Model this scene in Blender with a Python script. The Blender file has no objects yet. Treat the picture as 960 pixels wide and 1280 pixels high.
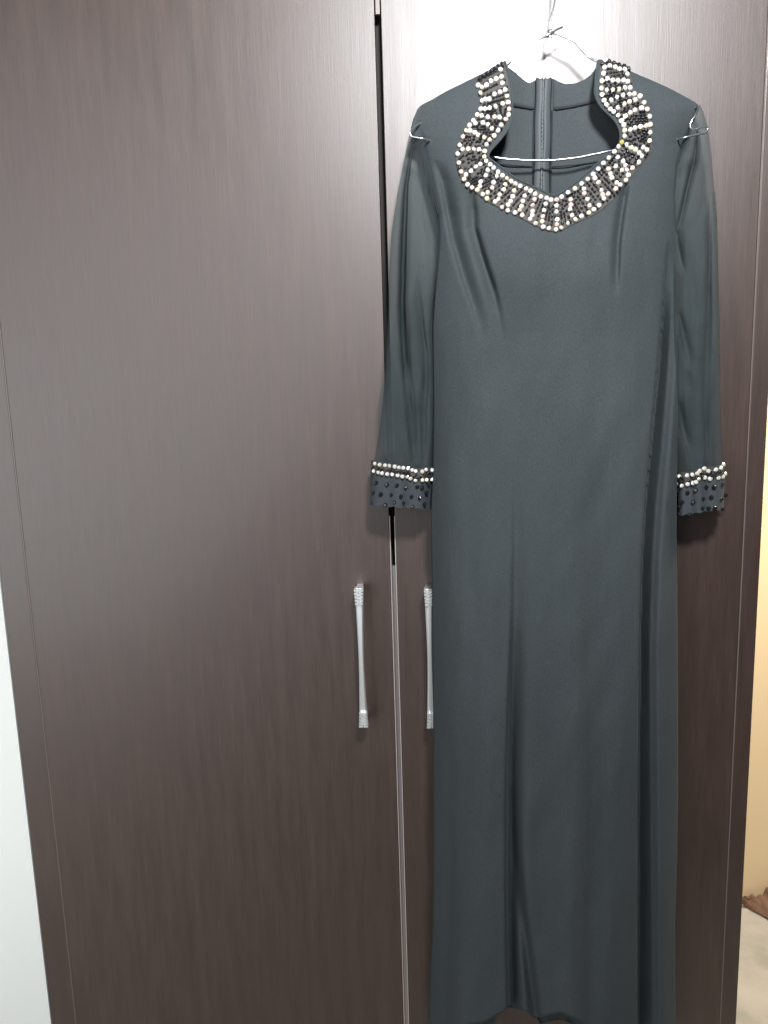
import bpy, bmesh, math, random
from mathutils import Vector, Matrix
random.seed(7)
S = bpy.context.scene
COL = S.collection

# ------------------------------------------------------------------ camera
F = 961.0                       # focal length in photo pixels (photo 960 x 1280)
CAM_H, CAM_D, YAW = 1.35, 1.15, math.radians(-3.5)
up = Vector((-175, 5760, 961)).normalized()
fwd = Vector((0, 0, -1)); yv = (fwd - up * fwd.dot(up)).normalized()
yv = Matrix.Rotation(YAW, 3, up) @ yv
xv = yv.cross(up).normalized()
R = Matrix((xv, yv, up))        # camera coordinates -> world
C = Vector((0, -CAM_D, CAM_H))
cd = bpy.data.cameras.new('camera'); cam = bpy.data.objects.new('camera', cd); COL.objects.link(cam)
cam.matrix_world = Matrix.Translation(C) @ R.to_4x4()
cd.sensor_fit = 'VERTICAL'; cd.sensor_height = 36; cd.sensor_width = 27
cd.lens = F / 1280 * 36; cd.clip_start = 0.02; cd.clip_end = 60
S.camera = cam
def ray(u, v): return R @ Vector(((u - 480) / F, -(v - 640) / F, -1))
def P(u, v, h=0.0):             # photo pixel -> point on the vertical plane h metres in front of the doors
    d = ray(u, v); return C + d * ((-h - C.y) / d.y)
def PZ(u, v, z=0.0):            # photo pixel -> point on the horizontal plane z
    d = ray(u, v); return C + d * ((z - C.z) / d.z)

# ------------------------------------------------------------------ light
w = bpy.data.worlds.new('World'); S.world = w; w.use_nodes = True
w.node_tree.nodes['Background'].inputs[0].default_value = (0.80, 0.90, 1.0, 1)
w.node_tree.nodes['Background'].inputs[1].default_value = 0.07
def area(name, loc, target, sx, sy, power, col, shape='RECTANGLE', spread=180):
    l = bpy.data.lights.new(name, 'AREA'); l.shape = shape; l.size = sx; l.size_y = sy
    l.energy = power; l.color = col; l.spread = math.radians(spread)
    o = bpy.data.objects.new(name, l); COL.objects.link(o); o.location = loc
    o.rotation_euler = (Vector(target) - Vector(loc)).to_track_quat('-Z', 'Y').to_euler()
    return o
xl_wall = P(21.4, 900).x
def mirror_at(u, v, depth):     # point behind the camera that the doors mirror at pixel (u, v)
    p = P(u, v, -depth); return Vector((p.x, -depth, p.z))
lamp = mirror_at(628, 66, 1.25)
area('ceiling_lamp', lamp, (0.12, 0, 1.95), 0.22, 0.22, 32, (0.98, 0.99, 1.0), 'DISK', 140)
sheen_loc = mirror_at(35, 520, 2.9)     # big added light panel, turned to shape the left door's grey reflection
wo = area('sheen_panel', sheen_loc, (sheen_loc.x, 0, sheen_loc.z), 3.3, 2.5, 90, (0.97, 0.985, 1.0))
wa = math.radians(46); wx = Vector((math.cos(wa), 0, math.sin(wa))); wz = Vector((0, -1, 0))
wo.matrix_world = Matrix.Translation(sheen_loc) @ Matrix((wx, wz.cross(wx), wz)).transposed().to_4x4()
area('wall_fill', (xl_wall - 1.1, -1.5, 1.3), (xl_wall - .30, 0, .75), .35, .7, .8, (0.97, 1.0, 0.985), spread=34)  # added fill lamp out of frame, brightens the left wall
S.view_settings.view_transform = 'Standard'; S.view_settings.look = 'None'
S.view_settings.exposure = 0.0; S.view_settings.gamma = 1.0; S.view_settings.use_curve_mapping = False
S.render.engine = 'CYCLES'
S.cycles.transparent_max_bounces = 16

# ------------------------------------------------------------------ helpers
def mesh_obj(name, verts, faces, mat, parent=None, smooth=True):
    me = bpy.data.meshes.new(name); me.from_pydata([tuple(v) for v in verts], [], faces); me.update()
    if smooth: me.polygons.foreach_set('use_smooth', [True] * len(me.polygons))
    me.materials.append(mat)
    o = bpy.data.objects.new(name, me); COL.objects.link(o)
    if parent: o.parent = parent
    return o
def empty(name, label, cat, loc=(0, 0, 0)):
    o = bpy.data.objects.new(name, None); COL.objects.link(o); o.location = loc
    o['label'] = label; o['category'] = cat; o.empty_display_size = 0.05
    return o
def keep(o, parent):            # parent without moving (parents are unrotated empties)
    o.parent = parent; o.matrix_parent_inverse = Matrix.Translation(-parent.matrix_world_loc) if False else Matrix.Translation(-Vector(parent.location))
    return o
def box(name, x0, x1, y0, y1, z0, z1, mat, parent=None, bevel=0.0):
    bm = bmesh.new(); bmesh.ops.create_cube(bm, size=1)
    for v in bm.verts:
        v.co = Vector((x0 + (v.co.x + .5) * (x1 - x0), y0 + (v.co.y + .5) * (y1 - y0), z0 + (v.co.z + .5) * (z1 - z0)))
    if bevel: bmesh.ops.bevel(bm, geom=bm.edges[:], offset=bevel, segments=2, affect='EDGES', profile=.6)
    me = bpy.data.meshes.new(name); bm.to_mesh(me); bm.free(); me.materials.append(mat)
    o = bpy.data.objects.new(name, me); COL.objects.link(o)
    if parent: keep(o, parent)
    return o
def lerp1(tab, x):              # tab: [(x, y)...] ascending
    if x <= tab[0][0]: return tab[0][1]
    for (a, b), (c, d) in zip(tab, tab[1:]):
        if x <= c: return b + (d - b) * (x - a) / (c - a)
    return tab[-1][1]
def sm(tab, x, r=6):            # slightly smoothed table lookup
    return (lerp1(tab, x - r) + 2 * lerp1(tab, x) + lerp1(tab, x + r)) / 4
def catmull(pts, n=8):
    out = []
    for i in range(len(pts) - 1):
        p0, p1, p2, p3 = pts[max(i - 1, 0)], pts[i], pts[i + 1], pts[min(i + 2, len(pts) - 1)]
        for k in range(n):
            t = k / n
            out.append(tuple(.5 * (2 * b + (c - a) * t + (2 * a - 5 * b + 4 * c - d) * t * t + (3 * b - a - 3 * c + d) * t ** 3)
                             for a, b, c, d in zip(p0, p1, p2, p3)))
    out.append(tuple(pts[-1])); return out
def tube(pts, r, seg=10):
    vs, fs = [], []; n = len(pts); prev = None
    for i, p in enumerate(pts):
        t = (pts[min(i + 1, n - 1)] - pts[max(i - 1, 0)]).normalized()
        a = prev if prev is not None else (Vector((0, 0, 1)) if abs(t.z) < .9 else Vector((0, 1, 0)))
        a = (a - t * a.dot(t)).normalized(); prev = a; b = t.cross(a)
        for k in range(seg):
            q = 2 * math.pi * k / seg
            vs.append(p + (a * math.cos(q) + b * math.sin(q)) * r)
    for i in range(n - 1):
        for k in range(seg):
            k2 = (k + 1) % seg
            fs.append((i * seg + k, i * seg + k2, (i + 1) * seg + k2, (i + 1) * seg + k))
    fs.append(tuple(reversed(range(seg)))); fs.append(tuple(range((n - 1) * seg, n * seg)))
    return vs, fs
_perm = [random.random() for _ in range(4096)]
def vn(x, y, s=0):              # value noise 0..1
    xi, yi = math.floor(x), math.floor(y); fx, fy = x - xi, y - yi
    fx = fx * fx * (3 - 2 * fx); fy = fy * fy * (3 - 2 * fy)
    g = lambda i, j: _perm[(i * 157 + j * 769 + s * 311) % 4096]
    return (g(xi, yi) * (1 - fx) + g(xi + 1, yi) * fx) * (1 - fy) + (g(xi, yi + 1) * (1 - fx) + g(xi + 1, yi + 1) * fx) * fy

# ------------------------------------------------------------------ materials
def mat(name, base=(.5, .5, .5), rough=.5, metal=0, spec=.5):
    m = bpy.data.materials.new(name); m.use_nodes = True
    b = m.node_tree.nodes['Principled BSDF']
    b.inputs['Base Color'].default_value = (*base, 1); b.inputs['Roughness'].default_value = rough
    b.inputs['Metallic'].default_value = metal; b.inputs['Specular IOR Level'].default_value = spec
    return m, m.node_tree.nodes, m.node_tree.links, b
def coords(n, l, scale, kind='Object'):
    tc = n.new('ShaderNodeTexCoord'); mp = n.new('ShaderNodeMapping'); mp.inputs['Scale'].default_value = scale
    l.new(tc.outputs[kind], mp.inputs['Vector']); return mp.outputs['Vector']
def noise(n, l, vec, scale, detail=4, rough=.55):
    t = n.new('ShaderNodeTexNoise'); t.inputs['Scale'].default_value = scale
    t.inputs['Detail'].default_value = detail; t.inputs['Roughness'].default_value = rough
    l.new(vec, t.inputs['Vector']); return t.outputs['Fac']
def ramp(n, l, fac, stops):
    r = n.new('ShaderNodeValToRGB'); e = r.color_ramp.elements
    e[0].position, e[0].color = stops[0][0], (*stops[0][1], 1); e[1].position, e[1].color = stops[-1][0], (*stops[-1][1], 1)
    for p, c in stops[1:-1]:
        k = e.new(p); k.color = (*c, 1)
    l.new(fac, r.inputs['Fac']); return r.outputs['Color']
def bump(n, l, b, h, strength, dist):
    u = n.new('ShaderNodeBump'); u.inputs['Strength'].default_value = strength; u.inputs['Distance'].default_value = dist
    l.new(h, u.inputs['Height']); l.new(u.outputs['Normal'], b.inputs['Normal']); return u

# dark wenge laminate with a fine vertical grain
def wood(name, k=1.0):
    m, n, l, b = mat(name, rough=.4, spec=1.0)
    v = coords(n, l, (1, 1, .03)); g = noise(n, l, v, 560, 6, .75)
    v2 = coords(n, l, (1, 1, .10)); g2 = noise(n, l, v2, 60, 4, .6)
    mx = n.new('ShaderNodeMath'); mx.operation = 'MULTIPLY_ADD'; mx.inputs[1].default_value = .55
    l.new(g, mx.inputs[0]); ml = n.new('ShaderNodeMath'); ml.operation = 'MULTIPLY'; ml.inputs[1].default_value = .45
    l.new(g2, ml.inputs[0]); l.new(ml.outputs[0], mx.inputs[2])
    c = ramp(n, l, mx.outputs[0], [(.30, (.022 * k, .0108 * k, .0075 * k)), (.5, (.038 * k, .0195 * k, .0140 * k)), (.72, (.060 * k, .033 * k, .0245 * k))])
    l.new(c, b.inputs['Base Color'])
    rr = n.new('ShaderNodeMapRange'); rr.inputs['To Min'].default_value = .40; rr.inputs['To Max'].default_value = .53
    l.new(g2, rr.inputs['Value']); l.new(rr.outputs[0], b.inputs['Roughness'])
    bump(n, l, b, g, .28, .0005)
    b.inputs['Coat Weight'].default_value = .12; b.inputs['Coat Roughness'].default_value = .16
    return m
M_wood = wood('wenge_laminate')
M_gap, *_ = mat('gap_lining', (.012, .009, .008), .8)
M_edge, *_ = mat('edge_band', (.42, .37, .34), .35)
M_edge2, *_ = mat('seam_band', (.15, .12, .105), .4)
M_strip, *_ = mat('brushed_strip', (.40, .37, .38), .33, .8)
M_chrome, n_, l_, b_ = mat('satin_chrome', (.92, .93, .93), .36, .8)
M_wall, n_, l_, b_ = mat('white_plaster', (.68, .70, .68), .8)
bump(n_, l_, b_, noise(n_, l_, coords(n_, l_, (1, 1, 1)), 45, 5), .12, .002)
M_cream, n_, l_, b_ = mat('cream_plaster', (.80, .62, .38), .75)
bump(n_, l_, b_, noise(n_, l_, coords(n_, l_, (1, 1, 1)), 30, 4), .12, .002)
M_skirt, *_ = mat('white_painted_trim', (.78, .74, .64), .5)
# floor: pale marble tile
M_tile, n_, l_, b_ = mat('pale_tile', rough=.35)
c_ = ramp(n_, l_, noise(n_, l_, coords(n_, l_, (1, 1, 1)), 7, 6, .6), [(.35, (.37, .37, .33)), (.5, (.48, .46, .42)), (.68, (.55, .52, .47))])
l_.new(c_, b_.inputs['Base Color'])
M_grout, *_ = mat('grout', (.40, .38, .33), .9)
M_rug, n_, l_, b_ = mat('brown_cloth', (.21, .115, .075), .9)
bump(n_, l_, b_, noise(n_, l_, coords(n_, l_, (1, 1, 1)), 600, 3), .4, .001)
# dress jersey
def fabric(name, lo, hi, rough=.82):
    m, n, l, b = mat(name, rough=rough, spec=.2)
    c = ramp(n, l, noise(n, l, coords(n, l, (1, 1, .35)), 9, 4), [(.3, lo), (.7, hi)])
    wv = noise(n, l, coords(n, l, (1, 1, .5)), 900, 3, .7); hs = n.new('ShaderNodeHueSaturation'); mr = n.new('ShaderNodeMapRange')
    mr.inputs['From Min'].default_value = .3; mr.inputs['From Max'].default_value = .7; mr.inputs['To Min'].default_value = .78; mr.inputs['To Max'].default_value = 1.24
    l.new(wv, mr.inputs['Value']); l.new(mr.outputs[0], hs.inputs['Value']); l.new(c, hs.inputs['Color'])
    l.new(hs.outputs['Color'], b.inputs['Base Color'])
    a = noise(n, l, coords(n, l, (1, 1, .6)), 1500, 2)
    bb = noise(n, l, coords(n, l, (1, 1, .25)), 55, 4)
    ad = n.new('ShaderNodeMath'); ad.operation = 'MULTIPLY_ADD'; ad.inputs[1].default_value = .30
    l.new(a, ad.inputs[0]); l.new(bb, ad.inputs[2]); bump(n, l, b, ad.outputs[0], .45, .0022)
    b.inputs['Sheen Weight'].default_value = .04; b.inputs['Sheen Roughness'].default_value = .4
    b.inputs['Sheen Tint'].default_value = (.8, .95, 1, 1)
    return m
M_dress = fabric('black_jersey', (.036, .044, .048), (.044, .052, .056))
M_cuff = fabric('cuff_cloth', (.036, .043, .050), (.046, .054, .060))
M_seam, *_ = mat('seam_thread', (.012, .014, .018), .9)
M_band, n_, l_, b_ = mat('bead_backing', (.050, .045, .040), .6)
bump(n_, l_, b_, noise(n_, l_, coords(n_, l_, (1, 1, 1)), 700, 3), .6, .002)
M_trim2, *_ = mat('zip_tape', (.036, .045, .05), .6)
M_zip, *_ = mat('zip_coil', (.16, .18, .20), .35)
# sheer chiffon: thin cloth that lets light through
M_sheer = bpy.data.materials.new('sheer_chiffon'); M_sheer.use_nodes = True
n_, l_ = M_sheer.node_tree.nodes, M_sheer.node_tree.links
b_ = n_['Principled BSDF']; b_.inputs['Base Color'].default_value = (.060, .072, .077, 1); b_.inputs['Roughness'].default_value = .95
b_.inputs['Specular IOR Level'].default_value = .12
tr_ = n_.new('ShaderNodeBsdfTransparent'); tr_.inputs[0].default_value = (.93, .97, .975, 1)
mx_ = n_.new('ShaderNodeMixShader'); 
wv_ = noise(n_, l_, coords(n_, l_, (1, 1, .04)), 260, 3)
mr_ = n_.new('ShaderNodeMapRange'); mr_.inputs['To Min'].default_value = .16; mr_.inputs['To Max'].default_value = .42
l_.new(wv_, mr_.inputs['Value']); l_.new(mr_.outputs[0], mx_.inputs[0])
l_.new(tr_.outputs[0], mx_.inputs[1]); l_.new(b_.outputs[0], mx_.inputs[2])
l_.new(mx_.outputs[0], n_['Material Output'].inputs[0])
M_wire, *_ = mat('zinc_wire', (.52, .53, .56), .24, .9)
M_stone = [mat('crystal_%s' % nm, c, .10, .35, 1.0)[0] for nm, c in (('clear', (.80, .78, .73)), ('warm', (.78, .70, .55)), ('rose', (.76, .60, .54)), ('gold', (.55, .47, .16)))]
M_black, *_ = mat('jet_bead', (.010, .010, .013), .12)

# ------------------------------------------------------------------ room around the wardrobe
def X(u, v): return P(u, v).x
xl0, xl1 = X(21.4, 900), X(53.4, 900)          # left side panel, front edge
xg0, xg1 = X(494.6, 900), X(500.0, 900)        # gap between the doors
xr0, xr1 = X(918.5, 900), X(939.5, 900)        # right side panel
ztop = P(480, -75).z
ybk = PZ(932, 1128).y                          # wall of the room beyond
fl = mesh_obj('floor', [(-3, -3.2, -.006), (3.6, -3.2, -.006), (3.6, ybk + .05, -.006), (-3, ybk + .05, -.006)], [(0, 1, 2, 3)], M_grout, smooth=False)
fl['kind'] = 'structure'
ts = .42
for i in range(2):
    for j in range(5):
        x0 = xr1 + .02 + (i - 0) * ts; y0 = ybk - (j + 1) * ts - .02
        t = box('tile', x0 + .002, x0 + ts - .002, y0 + .002, y0 + ts - .002, -.005, .0, M_tile, None, .0008)
        t.parent = fl
bw = box('back_wall', xr1 - .35, 3.6, ybk, ybk + .1, 0, 2.6, M_cream); bw['kind'] = 'structure'
lw = box('left_wall', -3, xl0 - .0015, -.001, .10, 0, 2.6, M_wall); lw['kind'] = 'structure'
box('skirting_board', xr1 + .003, 3.5, ybk - .012, ybk - .001, .001, .025, M_skirt, bw) if False else None
# warm lamp of the room beyond
area('room_lamp', (xr1 + .75, .12, 2.0), (xr1 + .12, ybk, .75), .3, .3, 10.5, (1.0, .87, .68), 'DISK', 95)

# crumpled brown cloth on the tiles
def cloth():
    N, Mm = 36, 22; vs, fs = [], []
    for j in range(Mm + 1):
        for i in range(N + 1):
            a, b = i / N, j / Mm
            top = .05 + .055 * abs(math.sin(a * 15 + .7)) ** .7 * (.5 + vn(a * 7, 1)) 
            p0, p1 = PZ(926, 1131), PZ(960, 1151); fr = p0 + (p1 - p0) * (a * 3.0)
            x = fr.x + .006 * (vn(a * 6, b * 5, 3) - .5)
            y = fr.y + (ybk - .012 - fr.y) * b + .006 * (vn(a * 9, b * 4, 4) - .5)
            z = .003 + (.022 + .03 * abs(math.sin(a * 22 + .4)) ** .7 * (.4 + vn(a * 9, 1))) * math.sin(math.pi * min(1, b * .60 + .02)) * (.45 + .8 * a ** .5)
            vs.append((x, y, z))
    for j in range(Mm):
        for i in range(N):
            k = j * (N + 1) + i; fs.append((k, k + 1, k + N + 2, k + N + 1))
    o = mesh_obj('cloth', vs, fs, M_rug)
    m = o.modifiers.new('t', 'SOLIDIFY'); m.thickness = .004
    o['label'] = 'crumpled brown cloth lying on the pale tiled floor right of the wardrobe'; o['category'] = 'cloth'
cloth()

# ------------------------------------------------------------------ wardrobe
wd = empty('wardrobe', 'tall dark brown wood-grain wardrobe with two doors and chrome handles behind the dress', 'wardrobe', ((xl0 + xr1) / 2, .3, 0))
DT = .018
zb = .06
box('side_panel', xl0, xl1 - .0012, 0.0, .58, 0, ztop, M_wood, wd, .0006)
box('side_panel', xr0 + .0012, xr1, 0.0, .58, 0, ztop, M_wood, wd, .0006)
box('top_panel', xl1, xr0, .020, .58, ztop - .02, ztop - .002, M_wood, wd)
box('plinth', xl1, xr0, .03, .05, 0, zb - .003, M_wood, wd)
box('back_panel', xl1, xr0, .57, .578, zb, ztop - .02, M_gap, wd)
box('divider', (xg0 + xg1) / 2 - .008, (xg0 + xg1) / 2 + .008, .024, .56, zb, ztop - .021, M_gap, wd)
dl = box('door', xl1 + .0008, xg0 - .0012, 0.0005, DT, zb, ztop, M_wood, wd, .0008)
dr = box('door', xg1 + .0012, xr0 - .0008, 0.0005, DT, zb, ztop, M_wood, wd, .0008)
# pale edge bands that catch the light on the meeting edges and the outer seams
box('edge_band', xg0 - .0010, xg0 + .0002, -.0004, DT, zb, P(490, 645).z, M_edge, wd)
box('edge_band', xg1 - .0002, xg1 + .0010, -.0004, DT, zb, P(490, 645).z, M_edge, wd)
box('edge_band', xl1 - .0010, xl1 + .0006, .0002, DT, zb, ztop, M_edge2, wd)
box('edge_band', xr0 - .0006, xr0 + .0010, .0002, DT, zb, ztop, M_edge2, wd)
# metal strip seen in the gap
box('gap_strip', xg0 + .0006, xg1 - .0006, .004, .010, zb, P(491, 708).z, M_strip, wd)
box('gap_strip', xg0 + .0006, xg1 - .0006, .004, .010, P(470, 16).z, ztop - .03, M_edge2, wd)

def handle(u0, v0, u1, v1, door):
    a, b = P(u0, v0, .024), P(u1, v1, .024)
    xc, L, zc = (a.x + b.x) / 2, a.z - b.z, (a.z + b.z) / 2
    vs, fs = [], []; N = 48
    for i in range(N + 1):
        t = i / N; s = abs(2 * t - 1)                 # 0 in the middle, 1 at the ends
        wd_ = .0040 + .0030 * s ** 1.6
        z = zc + L / 2 - t * L
        y = -.024 - .006 * (1 - s * s)
        th = .0038 + .0025 * s ** 3
        if s > .86: y += 0
        for k in range(8):
            q = 2 * math.pi * (k + .5) / 8
            cx, cy = math.cos(q), math.sin(q)
            e = .55
            vs.append((xc + wd_ * math.copysign(abs(cx) ** e, cx), y + th * math.copysign(abs(cy) ** e, cy), z))
    for i in range(N):
        for k in range(8):
            k2 = (k + 1) % 8; fs.append((i * 8 + k, (i + 1) * 8 + k, (i + 1) * 8 + k2, i * 8 + k2))
    fs.append(tuple(range(8))); fs.append(tuple(reversed(range(N * 8, N * 8 + 8))))
    o = mesh_obj('handle', vs, fs, M_chrome)
    bm = bmesh.new(); bm.from_mesh(o.data)
    def bb(x0, x1, y0, y1, z0, z1):
        r = bmesh.ops.create_cube(bm, size=1)
        for v in r['verts']:
            v.co = Vector((x0 + (v.co.x + .5) * (x1 - x0), y0 + (v.co.y + .5) * (y1 - y0), z0 + (v.co.z + .5) * (z1 - z0)))
    for sgn in (1, -1):                               # feet and ribbed ends
        ze = zc + sgn * (L / 2 - .006)
        bb(xc - .0045, xc + .0045, -.024, .0004, ze - .005, ze + .005)
        for k in range(5):
            zz = zc + sgn * (L / 2 - .0022 - k * .0052); ww = .0070 - k * .0003
            for q in (-1, 1):
                bb(xc + (q * ww if q < 0 else .0004), xc + (-.0004 if q < 0 else q * ww), -.0355, -.028, zz - .0015, zz + .0015)
    bmesh.ops.recalc_face_normals(bm, faces=bm.faces)
    bm.to_mesh(o.data); bm.free()
    for p in o.data.polygons: p.use_smooth = False
    o.parent = door; o.matrix_parent_inverse = door.matrix_parent_inverse.copy() if False else (Matrix.Translation(-Vector(wd.location)).inverted() @ Matrix.Translation(-Vector(wd.location)))
    return o
handle(450, 734, 454, 906, dl)
handle(535, 735, 540, 907, dr)

# ------------------------------------------------------------------ dress: shape functions in photo pixels, depth in metres
LO = [(76, 631), (80, 626), (93, 600), (104, 578), (115, 556), (124, 541), (131, 527), (136, 522), (150, 516), (160, 513.5), (168, 513), (171, 527),
      (185, 529), (205, 532), (240, 541), (270, 549), (300, 549), (330, 547), (370, 543.5), (410, 541), (500, 542), (580, 541), (640, 538.5), (740, 540), (900, 541.5), (1100, 541.5), (1160, 541), (1210, 538), (1262, 536), (1290, 536)]
LI = [(76, 631.5), (90, 636), (104, 639), (118, 640.5), (140, 641), (150, 640), (158, 637), (168, 631), (178, 623), (188, 614), (194, 611), (198, 612.5), (204, 620), (213, 632), (222, 644), (233, 667), (245, 692.5), (1300, 692.5)]
RI = [(74, 748), (76, 747), (97, 744), (116, 743), (126, 746), (135, 752), (143, 760), (150, 767), (160, 773), (170, 775), (178, 774), (185, 770), (194, 760), (203, 748), (218, 731), (228, 719), (239, 704), (245, 692.5), (1300, 692.5)]
RO = [(74, 755), (77, 764), (84, 778), (93, 797), (103, 821), (112, 840), (119, 853), (126, 866), (131, 873), (137, 873), (150, 868), (160, 863), (170, 857), (180, 852), (210, 847), (240, 844), (290, 845), (360, 845.5), (420, 847), (500, 848), (650, 846), (800, 847.5), (1000, 848), (1100, 846), (1160, 844), (1290, 845)]
def groove(u, v, pts, wl, wr, dep):
    """crease running down pts [(v, u, weight)]; wl / wr half widths left and right"""
    if v < pts[0][0] - 4 or v > pts[-1][0] + 4: return 0.0
    c = lerp1([(p[0], p[1]) for p in pts], v); k = lerp1([(p[0], p[2]) for p in pts], v)
    d = u - c; w_ = wl if d < 0 else wr
    return -dep * k * math.exp(-(d / w_) ** 2)
FOLD = [(300, 834), (330, 832), (400, 827), (470, 821), (560, 812), (620, 806), (700, 801), (800, 798.5), (1000, 797), (1290, 797)]
FOLDK = [(300, 0), (360, .35), (440, .8), (520, 1), (1290, 1)]
def sstep(a, b, x):
    t = max(0, min(1, (x - a) / (b - a))); return t * t * (3 - 2 * t)
LOS = [(76, 631), (93, 600), (115, 556), (131, 527), (150, 521), (170, 521), (190, 528), (205, 532)] + [p for p in LO if p[0] > 230]
def hf(u, v):                    # depth of the dress front before the doors
    lo, ro = lerp1(LOS, v), lerp1(RO, v); s = (u - (lo + ro) / 2) / ((ro - lo) / 2); s = max(-1, min(1, s))
    T = sm([(76, .014), (130, .020), (200, .034), (300, .050), (420, .048), (600, .066), (900, .080), (1290, .086)], v, 45)
    e = 1 - abs(s) ** 4
    h = .040 + .018 * sstep(450, 800, v) + T * e
    # soft bust volumes
    h += .010 * math.exp(-((u - 640) / 42) ** 2 - ((v - 335) / 60) ** 2) + .010 * math.exp(-((u - 748) / 42) ** 2 - ((v - 335) / 60) ** 2)
    h += groove(u, v, [(200, 545, 0), (225, 553, .7), (262, 560, 1), (300, 567, 1), (345, 580, .9), (380, 592, .6), (430, 606, 0)], 4.5, 9, .012)
    h += groove(u, v, [(235, 589, 0), (262, 592, .8), (285, 593, 1), (310, 600, 1), (335, 608, 1), (360, 616, .8), (395, 624, .25), (430, 628, 0)], 9, 3.8, .015)
    h += groove(u, v, [(225, 785, 0), (245, 781, .9), (270, 777, 1), (300, 773, 1), (335, 771.5, .8), (370, 771, 0)], 6, 3, .013)
    h += groove(u, v, [(250, 752, 0), (300, 744, .6), (350, 738, 0)], 8, 10, .004)
    # centre-left skirt fold
    h += groove(u, v, [(560, 645, 0), (760, 643, .18), (870, 640, .6), (960, 638, 1), (1100, 637, 1.15), (1290, 640, 1.2)], 3.5, 10, .038)
    h += groove(u, v, [(980, 640, 0), (1060, 644, .6), (1140, 652, 1), (1230, 664, 1), (1290, 672, .8)], 7, 6, .020)
    h += groove(u, v, [(430, 560, 0), (600, 590, .5), (800, 598, .6), (1000, 588, .8), (1290, 596, 1)], 16, 22, .007)
    h += groove(u, v, [(500, 740, 0), (700, 736, .4), (900, 742, .8), (1290, 738, 1)], 14, 24, .007)
    h += groove(u, v, [(900, 560, 0), (1100, 563, .8), (1290, 556, 1)], 9, 8, .006)
    # wide soft undulations
    a = lerp1([(76, 0), (260, .2), (600, .8), (1290, 1.5)], v)
    h += a * .0050 * math.sin((u - 545) / 21.0 + .5 * math.sin(v / 240))
    h += a * .0016 * math.sin((u - 545) / 9.3 + .8 * math.sin(v / 170) + v / 500)
    h += .0030 * (vn(u / 38, v / 120, 1) - .5) + .0011 * (vn(u / 12, v / 60, 2) - .5) * min(1, v / 500)
    q1 = u / 9 + 1.3 * math.sin(v / 75) + v / 160; h += .0016 * max(0, vn(q1, v / 34, 7) - .55) * min(1, max(0, (v - 330) / 200))
    h += .0030 * (vn(u / 26 + v / 55, v / 90, 8) - .5) * min(1, max(0, (v - 300) / 150))
    # diagonal drag lines across the waist
    h += .0014 * math.sin((u + v * .35) / 20) * math.exp(-((v - 560) / 130) ** 2)
    # the side fold on the right
    k = lerp1(FOLDK, v)
    if k > 0:
        c = lerp1(FOLD, v); wr = lerp1([(300, 10), (560, 15), (800, 14), (1290, 20)], v)
        if u > c - 1.2:
            wr *= .9; t = max(0, min(1, (u - c - 1.2) / wr))
            h -= k * (.066 - .046 * t - .020 * sstep(0, 14, u - c - wr)) * sstep(c - 1.2, c + 1.2, u)
            h = max(h, .014)
    return h
def hem(u): return lerp1([(530, 1290), (575, 1284), (604, 1279), (618, 1271), (627, 1266), (636, 1259), (648, 1262), (658, 1264), (667, 1273), (675, 1272), (700, 1266), (722, 1274), (745, 1290), (850, 1294)], u)
dress = empty('dress', 'long black evening dress with sheer sleeves and a beaded collar hanging before the wardrobe', 'dress', tuple(P(690, 1265, .06)))
def body(name, lf, rf, hfun, v0, v1, nu, mat_, hemmed=True):
    rows = []; v = v0
    while v < v1: rows.append(v); v += 1.5 if v < 300 else (3 if v < 420 else 6)
    rows.append(v1); vs, fs = [], []
    for v in rows:
        a, b = lf(v), rf(v)
        for i in range(nu + 1):
            u = a + (b - a) * i / nu
            vv = v
            if hemmed and v > 1150:
                k = (v - 1150) / (v1 - 1150); vv = 1150 + (hem(u) - 1150) * k
            vs.append(P(u, vv, hfun(u, vv)))
    for j in range(len(rows) - 1):
        for i in range(nu):
            k = j * (nu + 1) + i; fs.append((k, k + nu + 1, k + nu + 2, k + 1))
    return vs, fs
va, fa = body('l', lambda v: sm(LO, v, 1), lambda v: sm(LI, v, 1), hf, 76, 1290, 92, M_dress)
vb, fb = body('r', lambda v: sm(RI, v, 1), lambda v: sm(RO, v, 1), hf, 74.5, 1290, 92, M_dress)
o = mesh_obj('front_panel', va + vb, fa + [tuple(i + len(va) for i in f) for f in fb], M_dress)
bm = bmesh.new(); bm.from_mesh(o.data); bmesh.ops.remove_doubles(bm, verts=bm.verts, dist=.0004); bm.to_mesh(o.data); bm.free()
so = o.modifiers.new('thick', 'SOLIDIFY'); so.thickness = .0012; so.offset = -1 
keep(o, dress)
# side walls: the front cloth turns back towards the doors along both long edges, then the back panel
vs, fs = [], []
rows = [260 + 10 * i for i in range(104)]
for sgn, tab in ((0, LO), (1, RO)):
    base = len(vs)
    for v in rows:
        e = lerp1(tab, v); ins = 1.5 if sgn == 0 else -1.5
        vv = min(v, hem(e))
        h0 = hf(e, vv)
        vs.append(P(e, vv, h0)); vs.append(P(e + ins * 2, vv, h0 * .6 + .006)); vs.append(P(e + ins * 4, vv, .013))
    for j in range(len(rows) - 1):
        for i in range(2):
            k = base + j * 3 + i; fs.append((k, k + 3, k + 4, k + 1))
base = len(vs); nb = 40
for v in rows:
    a, b = lerp1(LO, v) + 6, lerp1(RO, v) - 6
    for i in range(nb + 1):
        u = a + (b - a) * i / nb; vs.append(P(u, min(v, hem(u) + (8 if (u > 672 or u < 618) else -5)), .013 + .003 * math.sin(u / 13)))
for j in range(len(rows) - 1):
    for i in range(nb):
        k = base + j * (nb + 1) + i; fs.append((k, k + 1, k + nb + 2, k + nb + 1))
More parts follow.
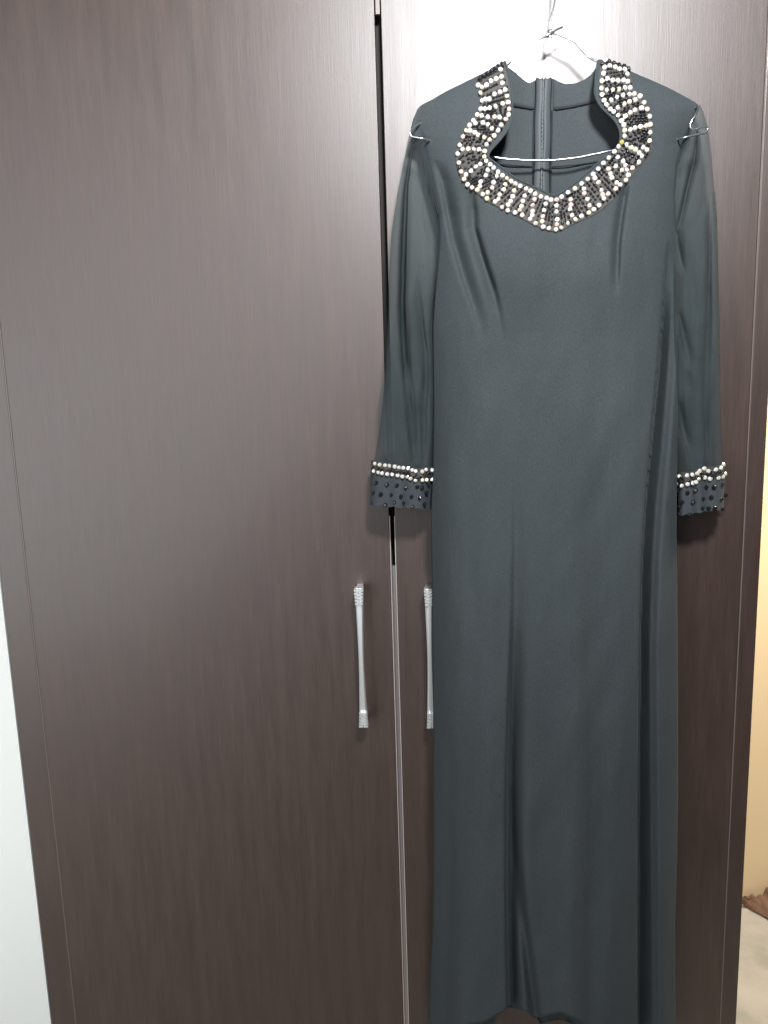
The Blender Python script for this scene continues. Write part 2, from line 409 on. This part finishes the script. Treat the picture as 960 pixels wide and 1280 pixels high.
keep(mesh_obj('back_panel', vs, fs, M_dress), dress)
# inside of the back, seen through the neckline
BT = [(590, 112), (610, 97), (622, 86), (632, 82.5), (640, 87), (648, 94), (656, 101), (661, 104), (668, 101), (672, 98.5), (692, 98.5), (698, 102), (706, 105), (718, 104.5), (730, 100), (738, 94), (745, 85), (748, 78), (760, 82), (800, 100)]
def hb(u, v):
    return .022 + .010 * ((u - 690) / 70) ** 2 * max(0, 1 - (v - 80) / 140) + .0012 * math.sin(u / 11 + v / 60)
vs, fs = [], []; NU, NV = 90, 60
for j in range(NV + 1):
    for i in range(NU + 1):
        u = 594 + (804 - 594) * i / NU; t = lerp1(BT, u); v = t + (290 - t) * j / NV
        vs.append(P(u, v, hb(u, v)))
for j in range(NV):
    for i in range(NU):
        k = j * (NU + 1) + i; fs.append((k, k + NU + 1, k + NU + 2, k + 1))
o = mesh_obj('back_neck', vs, fs, M_dress); keep(o, dress)
o.modifiers.new('thick', 'SOLIDIFY').thickness = .0012
# neck facing with its stitched lower edge
def patch(name, top, bot, u0, u1, dh, mat_, nu=30, nv=8, hfun=hb, thick=.0010):
    vs, fs = [], []
    for j in range(nv + 1):
        for i in range(nu + 1):
            u = u0 + (u1 - u0) * i / nu; a, b = top(u), bot(u); v = a + (b - a) * j / nv
            vs.append(P(u, v, hfun(u, v) + dh))
    for j in range(nv):
        for i in range(nu):
            k = j * (nu + 1) + i; fs.append((k, k + nu + 1, k + nu + 2, k + 1))
    o = mesh_obj(name, vs, fs, mat_); s_ = o.modifiers.new('thick', 'SOLIDIFY'); s_.thickness = thick; keep(o, dress); return o
M_facing = M_dress
bot = lambda u: lerp1([(600, 122), (640, 131), (668, 136), (690, 137), (715, 133), (742, 127), (800, 115)], u)
patch('neck_facing', lambda u: lerp1(BT, u) + .8, bot, 596, 668, .0022, M_facing)
patch('neck_facing', lambda u: lerp1(BT, u) + .8, bot, 692, 800, .0022, M_facing)
def strand(name, pts, r, mat_, parent, n=6, seg=8):
    vs, fs = tube([P(*p) for p in catmull(pts, n)], r, seg); return keep(mesh_obj(name, vs, fs, mat_), parent)
strand('seam', [(u, bot(u) + .6, hb(u, bot(u)) + .002) for u in range(602, 668, 8)], .0009, M_seam, dress)
strand('seam', [(u, bot(u) + .6, hb(u, bot(u)) + .002) for u in range(694, 800, 8)], .0009, M_seam, dress)
# zip: tape each side and the coil between
zx = lambda v: 679.5 - (v - 98) * .018
for q in (-1, 1):
    vs, fs = [], []
    for j in range(41):
        v = 97.5 + 3.8 * j
        for i, (du, dh) in enumerate(((1.0, .0060), (4, .0052), (8.6, .0045), (10.5, .0020))):
            u = zx(v) + q * du + .5 * math.sin(v / 13 + q); vs.append(P(u, v - (1.5 * math.sin(du) if j == 0 else 0), hb(u, v) + dh))
    for j in range(40):
        for i in range(3):
            k = j * 4 + i; fs.append((k, k + 4, k + 5, k + 1) if q > 0 else (k, k + 1, k + 5, k + 4))
    o = mesh_obj('zip_tape', vs, fs, M_trim2); o.modifiers.new('t', 'SOLIDIFY').thickness = .0008; keep(o, dress)
    strand('seam', [(zx(v) + q * 11.4, v, hb(zx(v), v) + .0012) for v in range(138, 250, 12)], .0010, M_seam, dress)
pts = []
for k in range(300):
    v = 99 + k * .5; pts.append(P(zx(v) + 1.4 * math.sin(k * 1.9), v, hb(zx(v), v) + .0064 + .0007 * math.cos(k * 1.9)))
vs, fs = tube(pts, .0006, 5); zp = keep(mesh_obj('zip_coil', vs, fs, M_zip), dress)
strand('seam', [(616, 204, .0245), (640, 206.5, .0245), (680, 208.5, .0245), (720, 206, .0245), (764, 199, .026)], .0009, M_seam, dress)  # thin dark line across the inner back, below the bottom bar
# rolled edge of the front neckline
strand('neck_binding', [(lerp1(LI, v) - .4, v, hf(lerp1(LI, v), v)) for v in (77, 84, 92, 104, 118, 130, 140, 150, 158, 168, 178, 188, 194, 198, 204, 213, 222, 233, 244)]
       + [(lerp1(RI, v) + .4, v, hf(lerp1(RI, v), v)) for v in (244, 239, 228, 218, 203, 194, 185, 178, 170, 160, 150, 143, 135, 126, 116, 106, 97, 86, 76)], .0013, M_dress, dress)
# turned-in facing on the right side of the neck opening
vs, fs = [], []
for v in range(76, 186, 4):
    a = lerp1(RI, v)
    for i in range(5):
        u = a + 1 - i * .5 * 0 + i * 3; vs.append(P(u, v, hf(a, v) - .001 - .0055 * i))
for j in range(len(vs) // 5 - 1):
    for i in range(4):
        k = j * 5 + i; fs.append((k, k + 1, k + 6, k + 5))
keep(mesh_obj('neck_lining', vs, fs, M_dress), dress)

# ------------------------------------------------------------------ sheer sleeves
def sleeve(outer, inner, v0, v1, folds, strips, left):
    """a flattened tube of thin cloth: front layer, back layer and the doubled-over folds"""
    vs, fs = [], []; NU = 44
    rows = [v0 + (v1 - v0) * j / 110 for j in range(111)]
    def hh(u, v, layer):
        a, b = lerp1(outer, v), lerp1(inner, v); s = 2 * (u - a) / (b - a + 1e-6) - 1; e = math.sqrt(max(0, 1 - s * s))
        h = .034 + (.026 if layer == 0 else -.016) * e
        for tab, wl, wr, dep in folds: h += groove(u, v, tab, wl, wr, dep) * (1 if layer == 0 else .3) * max(0, math.sin(math.pi * max(.02, min(.98, (v - tab[0][0]) / (tab[-1][0] - tab[0][0]))))) ** .6
        h += .0016 * math.sin(u / 4.2 + 1.2 * math.sin(v / 60)) * e + .004 * (vn(u / 14, v / 45, 5 + layer) - .5) * e + .0035 * (vn(u / 7 + v / 30, v / 22 - u / 12, 9 + layer) - .5) * e
        return max(h, .008)
    for layer in (0, 1):
        base = len(vs)
        for v in rows:
            a, b = sm(outer, v, 3), sm(inner, v, 3)
            for i in range(NU + 1):
                u = a + (b - a) * (.5 - .5 * math.cos(math.pi * i / NU)); vs.append(P(u, v, hh(u, v, layer)))
        for j in range(110):
            for i in range(NU):
                k = base + j * (NU + 1) + i; fs.append((k, k + NU + 1, k + NU + 2, k + 1))
    for ce, wdt, lay in strips:                       # doubled-back cloth, with layers added to darken the folds like deep shade
        base = len(vs); vv = [ce[0][0] + (ce[-1][0] - ce[0][0]) * j / 60 for j in range(61)]
        for j, v in enumerate(vv):
            c = sm(ce, v, 5); ww = wdt * math.sin(math.pi * min(1, max(.0, j / 60 * .94 + .03))) ** .5
            for i in range(5):
                u = c + ww * (i / 4 - .5); vs.append(P(u, v, hh(u, v, 0) - .0022 - .0016 * lay - .002 * math.sin(math.pi * i / 4)))
        for j in range(60):
            for i in range(4):
                k = base + j * 5 + i; fs.append((k, k + 5, k + 6, k + 1))
    return keep(mesh_obj('sleeve', vs, fs, M_sheer), dress)
SLO = [(160, 514), (170, 511), (200, 505), (240, 497), (290, 489.5), (340, 486.5), (400, 485), (460, 481.5), (500, 479), (540, 474), (570, 469), (584, 467)]
SLI = [(160, 526), (170, 533), (205, 540), (240, 549), (270, 555), (300, 554), (340, 550), (360, 545), (385, 541), (420, 538), (450, 541), (490, 543), (592, 542)]
fold_a = [(175, 517), (230, 508), (300, 505), (380, 503), (450, 506), (520, 514), (575, 518)]
fold_b = [(350, 522), (400, 527), (440, 532), (470, 533), (520, 530), (575, 530)]
sleeve(SLO, SLI, 163, 588, [([(v, u, 1) for v, u in fold_a], 4, 4.5, .044), ([(v, u, .8) for v, u in fold_b], 4, 3, .026)],
       [(fold_a, 8.5, 0), (fold_a, 8, 1), (fold_a, 7.5, 2), (fold_a, 7, 3), (fold_a, 6, 4), (fold_b, 6, 0), (fold_b, 4, 1), ([(400, 500), (500, 496), (588, 494)], 34, 0), ([(330, 528), (500, 530), (588, 526)], 30, 0), ([(450, 505), (588, 505)], 66, 1)], True)
SRO = [(131, 875), (140, 879.5), (160, 885), (190, 889), (215, 891), (270, 896), (350, 898), (400, 899.5), (500, 901), (560, 903), (584, 905)]
SRI = [(131, 871), (140, 868), (165, 855), (200, 843), (250, 838), (400, 842), (598, 844)]
fold_c = [(160, 872), (200, 868), (240, 858), (275, 851), (290, 847)]
fold_d = [(250, 886), (310, 887), (400, 886), (480, 883), (560, 883), (585, 884)]
fold_e = [(390, 850), (410, 853), (435, 858), (455, 863)]
fold_f = [(500, 849), (530, 853), (560, 860)]
fold_g = [(285, 846), (300, 847), (330, 852), (342, 858)]
sleeve(SRO, SRI, 131, 590, [([(v, u, 1) for v, u in fold_c], 3, 4, .034), ([(v, u, .8) for v, u in fold_d], 3, 3, .022), ([(v, u, 1) for v, u in fold_e], 5, 5, .014), ([(v, u, 1) for v, u in fold_f], 5, 5, .012), ([(v, u, 1) for v, u in fold_g], 5, 5, .012)],
       [(fold_c, 6, 0), (fold_d, 4, 0), (fold_e, 7, 0), (fold_e, 6, 1), (fold_f, 6, 0), (fold_f, 5, 1), (fold_g, 8, 0), (fold_g, 6, 1), (fold_c, 4, 1),
        ([(250, 866), (300, 870), (400, 872), (588, 870)], 36, 0), ([(240, 893), (400, 893), (588, 895)], 12, 0), ([(360, 868), (400, 868), (588, 868)], 40, 1), ([(420, 880), (588, 882)], 36, 2)], False)
# sleeve seam on the armholes
strand('seam', [(528, 178, .050), (531, 205, .052), (540, 240, .054), (548, 270, .056)], .0008, M_seam, dress)

# ------------------------------------------------------------------ beads
def gem(name, m, squash=.62):
    bm = bmesh.new(); rings = [(1.0, 0), (.93, .42), (.55, .85)]; vv = []
    for r, z in rings: vv.append([bm.verts.new((r * math.cos(2 * math.pi * (k + .5 * (len(vv) % 2)) / 8), -z * squash, r * math.sin(2 * math.pi * (k + .5 * (len(vv) % 2)) / 8))) for k in range(8)])
    for a, b in zip(vv, vv[1:]):
        for k in range(8): bm.faces.new((a[k], a[(k + 1) % 8], b[(k + 1) % 8], b[k]))
    bm.faces.new(vv[-1]); bmesh.ops.recalc_face_normals(bm, faces=bm.faces)
    me = bpy.data.meshes.new(name); bm.to_mesh(me); bm.free(); me.materials.append(m)
    return me
G = [gem('bead', m) for m in M_stone]
def put(me, name, u, v, h, rpx, parent, tilt=.42):
    o = bpy.data.objects.new(name, me); COL.objects.link(o); p = P(u, v, h); k = (C - p).length / F * rpx
    o.scale = (k, k, k); o.location = p
    o.rotation_euler = (random.uniform(-tilt, tilt) - .12, random.uniform(0, 6.28), random.uniform(-tilt, tilt))
    keep(o, parent); return o
INN = [(630, 76), (637, 115), (638, 140), (632, 157), (617, 175), (608, 190), (607, 198), (614, 206), (628, 217), (645, 226), (665, 235), (683, 244), (694, 248), (705, 244), (720, 235), (740, 219), (757, 203), (770, 190), (778, 178), (778, 165), (774, 152), (764, 138), (751, 125), (749, 105), (751, 76)]
OUT = [(595, 99), (600, 128), (594, 143), (581, 158), (572, 179), (568.5, 192), (569, 207), (575, 223), (589, 237), (610, 254), (640, 268), (668, 283), (694, 291), (720, 280), (746, 268), (767, 251), (785, 229), (802, 206), (815, 190), (817, 172), (815, 150), (808, 130), (795, 112), (790, 93), (785, 82)]
ci, co = catmull(INN, 5), catmull(OUT, 5)
vs, fs = [], []; NB = 8
for a, b in zip(ci, co):
    for i in range(NB + 1):
        t = i / NB * .96; u = a[0] + (b[0] - a[0]) * t; v = a[1] + (b[1] - a[1]) * t
        vs.append(P(u, v, hf(u, v) + .0013 + .0012 * math.sin(math.pi * t)))
for j in range(len(ci) - 1):
    for i in range(NB):
        k = j * (NB + 1) + i; fs.append((k, k + 1, k + NB + 2, k + NB + 1))
collar = keep(mesh_obj('beaded_collar', vs, fs, M_band), dress)
collar['label'] = 'dark collar band edged and striped with round clear stones'
def under(parent, o):            # sub-part of a part whose own offset is the dress empty's
    o.parent = parent; o.matrix_parent_inverse = Matrix.Identity(4); return o
A_ = [(450,183),(458,245),(466,300),(490,357),(505,411),(515,467),(522,525),(519,573),(495,610),(457,660),(428,706),(395,753),(357,787),(331,828),(314,885),(311,932),
(412,263),(367,282),(330,319),(291,335),(258,320),(278,385),(447,378),(399,396),(354,438),(320,440),(292,453),(467,478),(407,502),(358,515),(318,522),(280,523),
(443,594),(399,590),(341,592),(289,582),(250,573),(376,690),(341,657),(300,641),(235,645),(217,621),(185,662),(311,766),(258,746),(229,722),(189,708),(157,709),
(129,761),(101,832),(124,868),(174,866),(222,867),(267,870),(84,906)]
B_ = [(326,284),(362,314),(391,342),(429,377),(467,408),(505,433),(541,458),(577,480),(618,497),(669,521),(707,541),(747,564),(796,588),(845,601),(883,617),(932,617),
(277,310),(238,332),(197,368),(154,400),(137,438),(113,375),(94,299),(168,486),(206,511),(341,360),(323,406),(279,462),(274,499),(252,531),(417,414),(391,467),(380,515),
(340,553),(298,568),(335,605),(491,485),(477,528),(443,572),(431,610),(404,633),(567,538),(555,587),(537,628),(515,659),(513,706),(464,679),(658,581),(641,627),(630,672),
(615,703),(575,725),(637,747),(741,613),(726,663),(725,714),(721,749),(704,780),(836,651),(824,705),(814,758),(808,801),(816,847),(752,817),(864,859),(929,665),(931,718),(935,785),(932,828),(925,870)]
C_ = [(151,591),(207,554),(265,520),(323,478),(374,438),(421,396),(465,350),(509,302),(557,256),(604,204),(638,160),(667,122),(148,854),(205,816),(270,783),(322,755),(384,726),
(428,698),(471,663),(511,605),(550,564),(614,522),(652,487),(702,447),(722,403),(757,342),(812,294),(881,189),(229,613),(231,659),(225,695),(239,749),(341,521),(345,561),(372,610),
(389,664),(436,430),(467,468),(491,535),(503,572),(554,349),(568,392),(581,427),(621,470),(631,250),(678,285),(694,322),(711,360),(613,328),(669,362),(709,145),(746,167),(783,185),(817,213),(838,241),(852,165)]
D_ = [(290,120),(287,193),(276,255),(262,330),(255,404),(261,467),(281,524),(305,566),(343,611),(377,637),(425,673),(455,728),(478,769),(486,826),(486,881),(336,180),(390,193),(433,212),
(486,219),(514,261),(313,307),(368,324),(420,327),(475,323),(518,337),(309,422),(366,418),(428,416),(487,400),(541,397),(353,522),(408,493),(472,475),(534,464),(583,460),(421,596),
(482,564),(533,538),(590,521),(640,482),(679,547),(491,684),(544,648),(591,620),(655,600),(710,613),(736,686),(541,819),(588,801),(645,787),(699,778),(741,767),(742,846),(734,928)]
px = [(560 + a / 6.857, 60 + b / 6.857) for a, b in A_] + [(560 + a / 6.857, 160 + b / 6.857) for a, b in B_] \
   + [(680 + a / 6.857, 160 + b / 6.857) for a, b in C_] + [(720 + a / 8, 60 + b / 8) for a, b in D_]
GOLD = (680 + 667 / 6.857, 160 + 122 / 6.857)
for u, v in px:
    r = random.random(); me = G[0] if r < .66 else (G[1] if r < .9 else G[2])
    if abs(u - GOLD[0]) < .5 and abs(v - GOLD[1]) < .5: me = G[3]
    o = put(me, 'bead', u, v, hf(u, v) + .0028, random.uniform(2.6, 2.95), dress)
    under(collar, o)
# black beads scattered over the band (far too many and small to tell apart)
def ellipsoids(spots, name, parent, m, rpx=1.5):
    vs, fs = [], []
    for u, v, h, ang, ln in spots:
        c = P(u, v, h); k = (C - c).length / F * rpx; ax = Vector((math.cos(ang), 0, -math.sin(ang))); ay = Vector((math.sin(ang), 0, math.cos(ang))); az = Vector((0, -1, 0)); b0 = len(vs)
        vs.append(c + ax * k * ln); vs.append(c - ax * k * ln)
        for s in (-.5, .5):
            for q in range(5):
                t = 2 * math.pi * q / 5; vs.append(c + ax * k * ln * s + (ay * math.cos(t) + az * math.sin(t)) * k * .9)
        for q in range(5):
            r = (q + 1) % 5; fs += [(b0 + 1, b0 + 2 + r, b0 + 2 + q), (b0 + 2 + q, b0 + 2 + r, b0 + 7 + r, b0 + 7 + q), (b0, b0 + 7 + q, b0 + 7 + r)]
    o = mesh_obj(name, vs, fs, m); o['kind'] = 'stuff'; o.parent = parent; o.matrix_parent_inverse = Matrix.Identity(4)
    return o
spots, used = [], list(px)
for _ in range(9000):
    i = random.randrange(len(ci)); t = random.uniform(.05, .90); a, b = ci[i], co[i]
    u = a[0] + (b[0] - a[0]) * t; v = a[1] + (b[1] - a[1]) * t
    if min((u - p[0]) ** 2 + (v - p[1]) ** 2 for p in px) < 3.6 ** 2: continue
    if any((u - s[0]) ** 2 + (v - s[1]) ** 2 < 3.6 ** 2 for s in spots): continue
    if 568 < u < 603 and 183 < v < 222 and random.random() < .7: continue
    spots.append((u, v, hf(u, v) + .0036, math.atan2(b[1] - a[1], b[0] - a[0]) + random.uniform(-.3, .3), random.uniform(1.0, 1.7)))
ellipsoids(spots, 'black_beads', collar, M_black)
# the shoulder ends of the collar: a short row of black beads on the fold
ellipsoids([(762 + 6 * k, 77 + 2.3 * k, hf(765, 80) + .001, 1.2, 1.6) for k in range(5)] + [(600 + 5 * k, 97.5 - 3.2 * k, hf(610, 98) + .001, -.5, 1.5) for k in range(6)], 'black_beads', collar, M_black, 2.1)

# cuffs
def cuff(L0, L1, R0, R1, s_top, blacks, whites, band, cx):
    """L0-L1 top-left/bottom-left ... of the cuff tube in photo pixels"""
    vs, fs = [], []; NU, NV = 48, 22
    def hc(a): return .038 + .027 * math.sqrt(max(0, 1 - (2 * a - 1) ** 2)) + .0028 * math.sin(a * 17)
    for layer in (0, 1):
        base = len(vs)
        for j in range(NV + 1):
            for i in range(NU + 1):
                a, b = i / NU, j / NV
                u = (L0[0] * (1 - a) + R0[0] * a) * (1 - b) + (L1[0] * (1 - a) + R1[0] * a) * b
                tv = s_top(a); bv = L1[1] * (1 - a) + R1[1] * a + 1.6 * abs(math.sin(a * 16)) - 1
                v = tv * (1 - b) + bv * b
                vs.append(P(u, v, hc(a) if layer == 0 else .036 - .018 * math.sqrt(max(0, 1 - (2 * a - 1) ** 2))))
        for j in range(NV):
            for i in range(NU):
                k = base + j * (NU + 1) + i; fs.append((k, k + NU + 1, k + NU + 2, k + 1))
    o = keep(mesh_obj('cuff', vs, fs, M_cuff), dress)
    sp = lambda u: hc(max(0, min(1, (u - L0[0]) / (R0[0] - L0[0]))))
    vs, fs = [], []
    for i in range(41):
        u = band[0][0][0] + (band[0][-1][0] - band[0][0][0]) * i / 40
        for k in range(4):
            v = lerp1(band[0], u) * (1 - k / 3) + lerp1(band[1], u) * k / 3; vs.append(P(u, v, sp(u) + .0014 + .001 * math.sin(math.pi * k / 3)))
    for i in range(40):
        for k in range(3): q = i * 4 + k; fs.append((q, q + 1, q + 5, q + 4))
    bd = mesh_obj('cuff_band', vs, fs, M_band); bd.parent = o; 
    for u, v in whites:
        b_ = put(G[0] if random.random() < .8 else G[1], 'bead', u, v, sp(u) + .003, random.uniform(2.45, 2.8), dress); under(o, b_)
    for u, v in blacks:
        b_ = put(GB, 'black_bead', u, v, sp(u) + .0012, random.uniform(2.2, 2.9), dress); under(o, b_)
    lo = []
    for _ in range(60):
        u = random.uniform(band[0][0][0], band[0][-1][0]); k = random.uniform(.2, .8); v = lerp1(band[0], u) * (1 - k) + lerp1(band[1], u) * k
        lo.append((u, v, sp(u) + .0035, random.uniform(0, 3), 1.3))
    ellipsoids(lo, 'black_beads', o, M_black, 1.3)
GB = gem('black_bead', M_black, .9)
q = lambda L, x0, y0, s=6.857: [(x0 + a / s, y0 + b / s) for a, b in L]
WL = q([(195,272),(237,281),(283,286),(320,291),(366,297),(402,305),(440,308),(480,313),(515,326),(547,335),(603,339),(635,323),(685,327),(186,335),(224,347),(258,354),(303,361),(345,364),(391,372),(432,382),(472,384),(503,400),(545,416),(605,412),(640,410),(683,405)], 440, 540)
BL = q([(300,450),(385,457),(460,475),(210,435),(245,533),(340,540),(420,552),(510,552),(180,605),(285,625),(365,602),(445,605),(520,640),(625,615),(600,475),(640,520),(580,570),(190,520),(560,470),(660,450)], 440, 540)
bt = [(464, 579), (487, 583), (510, 587), (520, 590), (530, 588.5), (543, 587)]; bb_ = [(464, 589), (487, 593), (510, 597), (520, 601), (530, 600), (543, 599)]
cuff((464, 578), (462, 632), (542, 588), (538.5, 637), lambda a: lerp1(bt, 464 + a * 79) - 4, BL, WL, (bt, bb_), 0)
WR = q([(200,380),(267,373),(312,366),(354,357),(374,335),(413,314),(447,336),(515,323),(556,308),(578,280),(187,443),(221,461),(271,447),(318,437),(344,428),(370,400),(418,391),(464,401),(535,393),(575,383),(592,360)], 820, 540)
BR = q([(193,503),(340,498),(430,472),(498,472),(565,450),(598,543),(560,575),(475,560),(405,572),(320,600),(220,602),(205,640),(400,652),(450,655),(505,655),(570,662),(200,702),(290,708),(270,520)], 820, 540)
bt = [(846, 594), (860, 594), (874, 589), (885, 587), (896, 587), (906, 581)]; bb_ = [(846, 606), (860, 606), (874, 600), (885, 599), (896, 598), (906, 593)]
cuff((846.5, 595), (847, 645), (906, 582), (905, 636), lambda a: lerp1(bt, 846 + a * 60) - 4, BR, WR, (bt, bb_), 0)

# ------------------------------------------------------------------ wire hanger
hg = empty('wire_hanger', 'thin pale wire hanger holding the black dress by its shoulders', 'hanger', tuple(P(690, 45, .03)))
zt = ztop
hook = [P(688, 47, .036), P(687, 40, .036), P(687.5, 30, .037), P(690, 18, .036), P(693, 4, .034), P(694, -12, .031), P(694, -40, .026), P(694, -66, .020)]
pt = hook[-1]; hook += [Vector((pt.x, -.010, zt + .006)), Vector((pt.x, .004, zt + .0055)), Vector((pt.x, .03, zt + .003)), Vector((pt.x, .045, zt + .0025))]
def wire(name, pts, r=.0013, n=6):
    vs, fs = tube([Vector(p) for p in catmull([tuple(p) for p in pts], n)], r, 10); return keep(mesh_obj(name, vs, fs, M_wire), hg)
wire('hook', hook)
Lh = lambda L: [P(*p) for p in L]
wire('shoulder_wire', Lh([(703, 34, .033), (696, 37, .036), (686, 43, .039), (675, 48.5, .037), (662, 54.5, .037), (655, 60, .037), (645, 70, .037), (638, 78, .037), (632, 84, .040), (622, 94, .036), (600, 107, .034), (560, 131, .034), (535, 148, .036), (522, 156, .046), (516, 161, .053), (512.5, 166, .056), (514, 170, .056), (521, 172, .057), (531, 174, .056), (545, 178, .044), (580, 188, .040)]))
wire('shoulder_wire', Lh([(684, 47, .036), (688, 43, .033), (694, 42, .034), (705, 46, .036), (718, 52, .037), (726, 61, .037), (736, 71, .037), (744, 76, .040), (752, 78, .041), (765, 86, .036), (800, 104, .034), (840, 122, .034), (866, 134, .040), (873, 134, .050), (869, 144, .054), (864, 152, .055), (863, 159, .055), (867, 161.5, .055), (875, 160, .055), (882, 158, .054), (884.5, 161, .053), (881, 166, .054), (870, 168.5, .055), (855, 172, .056), (843, 175, .044), (810, 180, .040)]))
wire('bottom_bar', Lh([(580, 188, .040), (600, 193, .043), (613, 196, .044), (640, 199.4, .044), (665, 200.5, .044), (690, 200.3, .044), (715, 198, .044), (740, 193.5, .044), (763, 188.5, .044), (785, 185, .041), (810, 180, .040)]), .0015)
coil = []
for k in range(46):
    t = k / 45; c = P(688 - 1.0 * t, 46 - 9 * t, .036); a = t * 2 * math.pi * 3
    coil.append(c + Vector((math.cos(a), math.sin(a), 0)) * .0022)
wire('neck_twist', coil, .0009, 2)
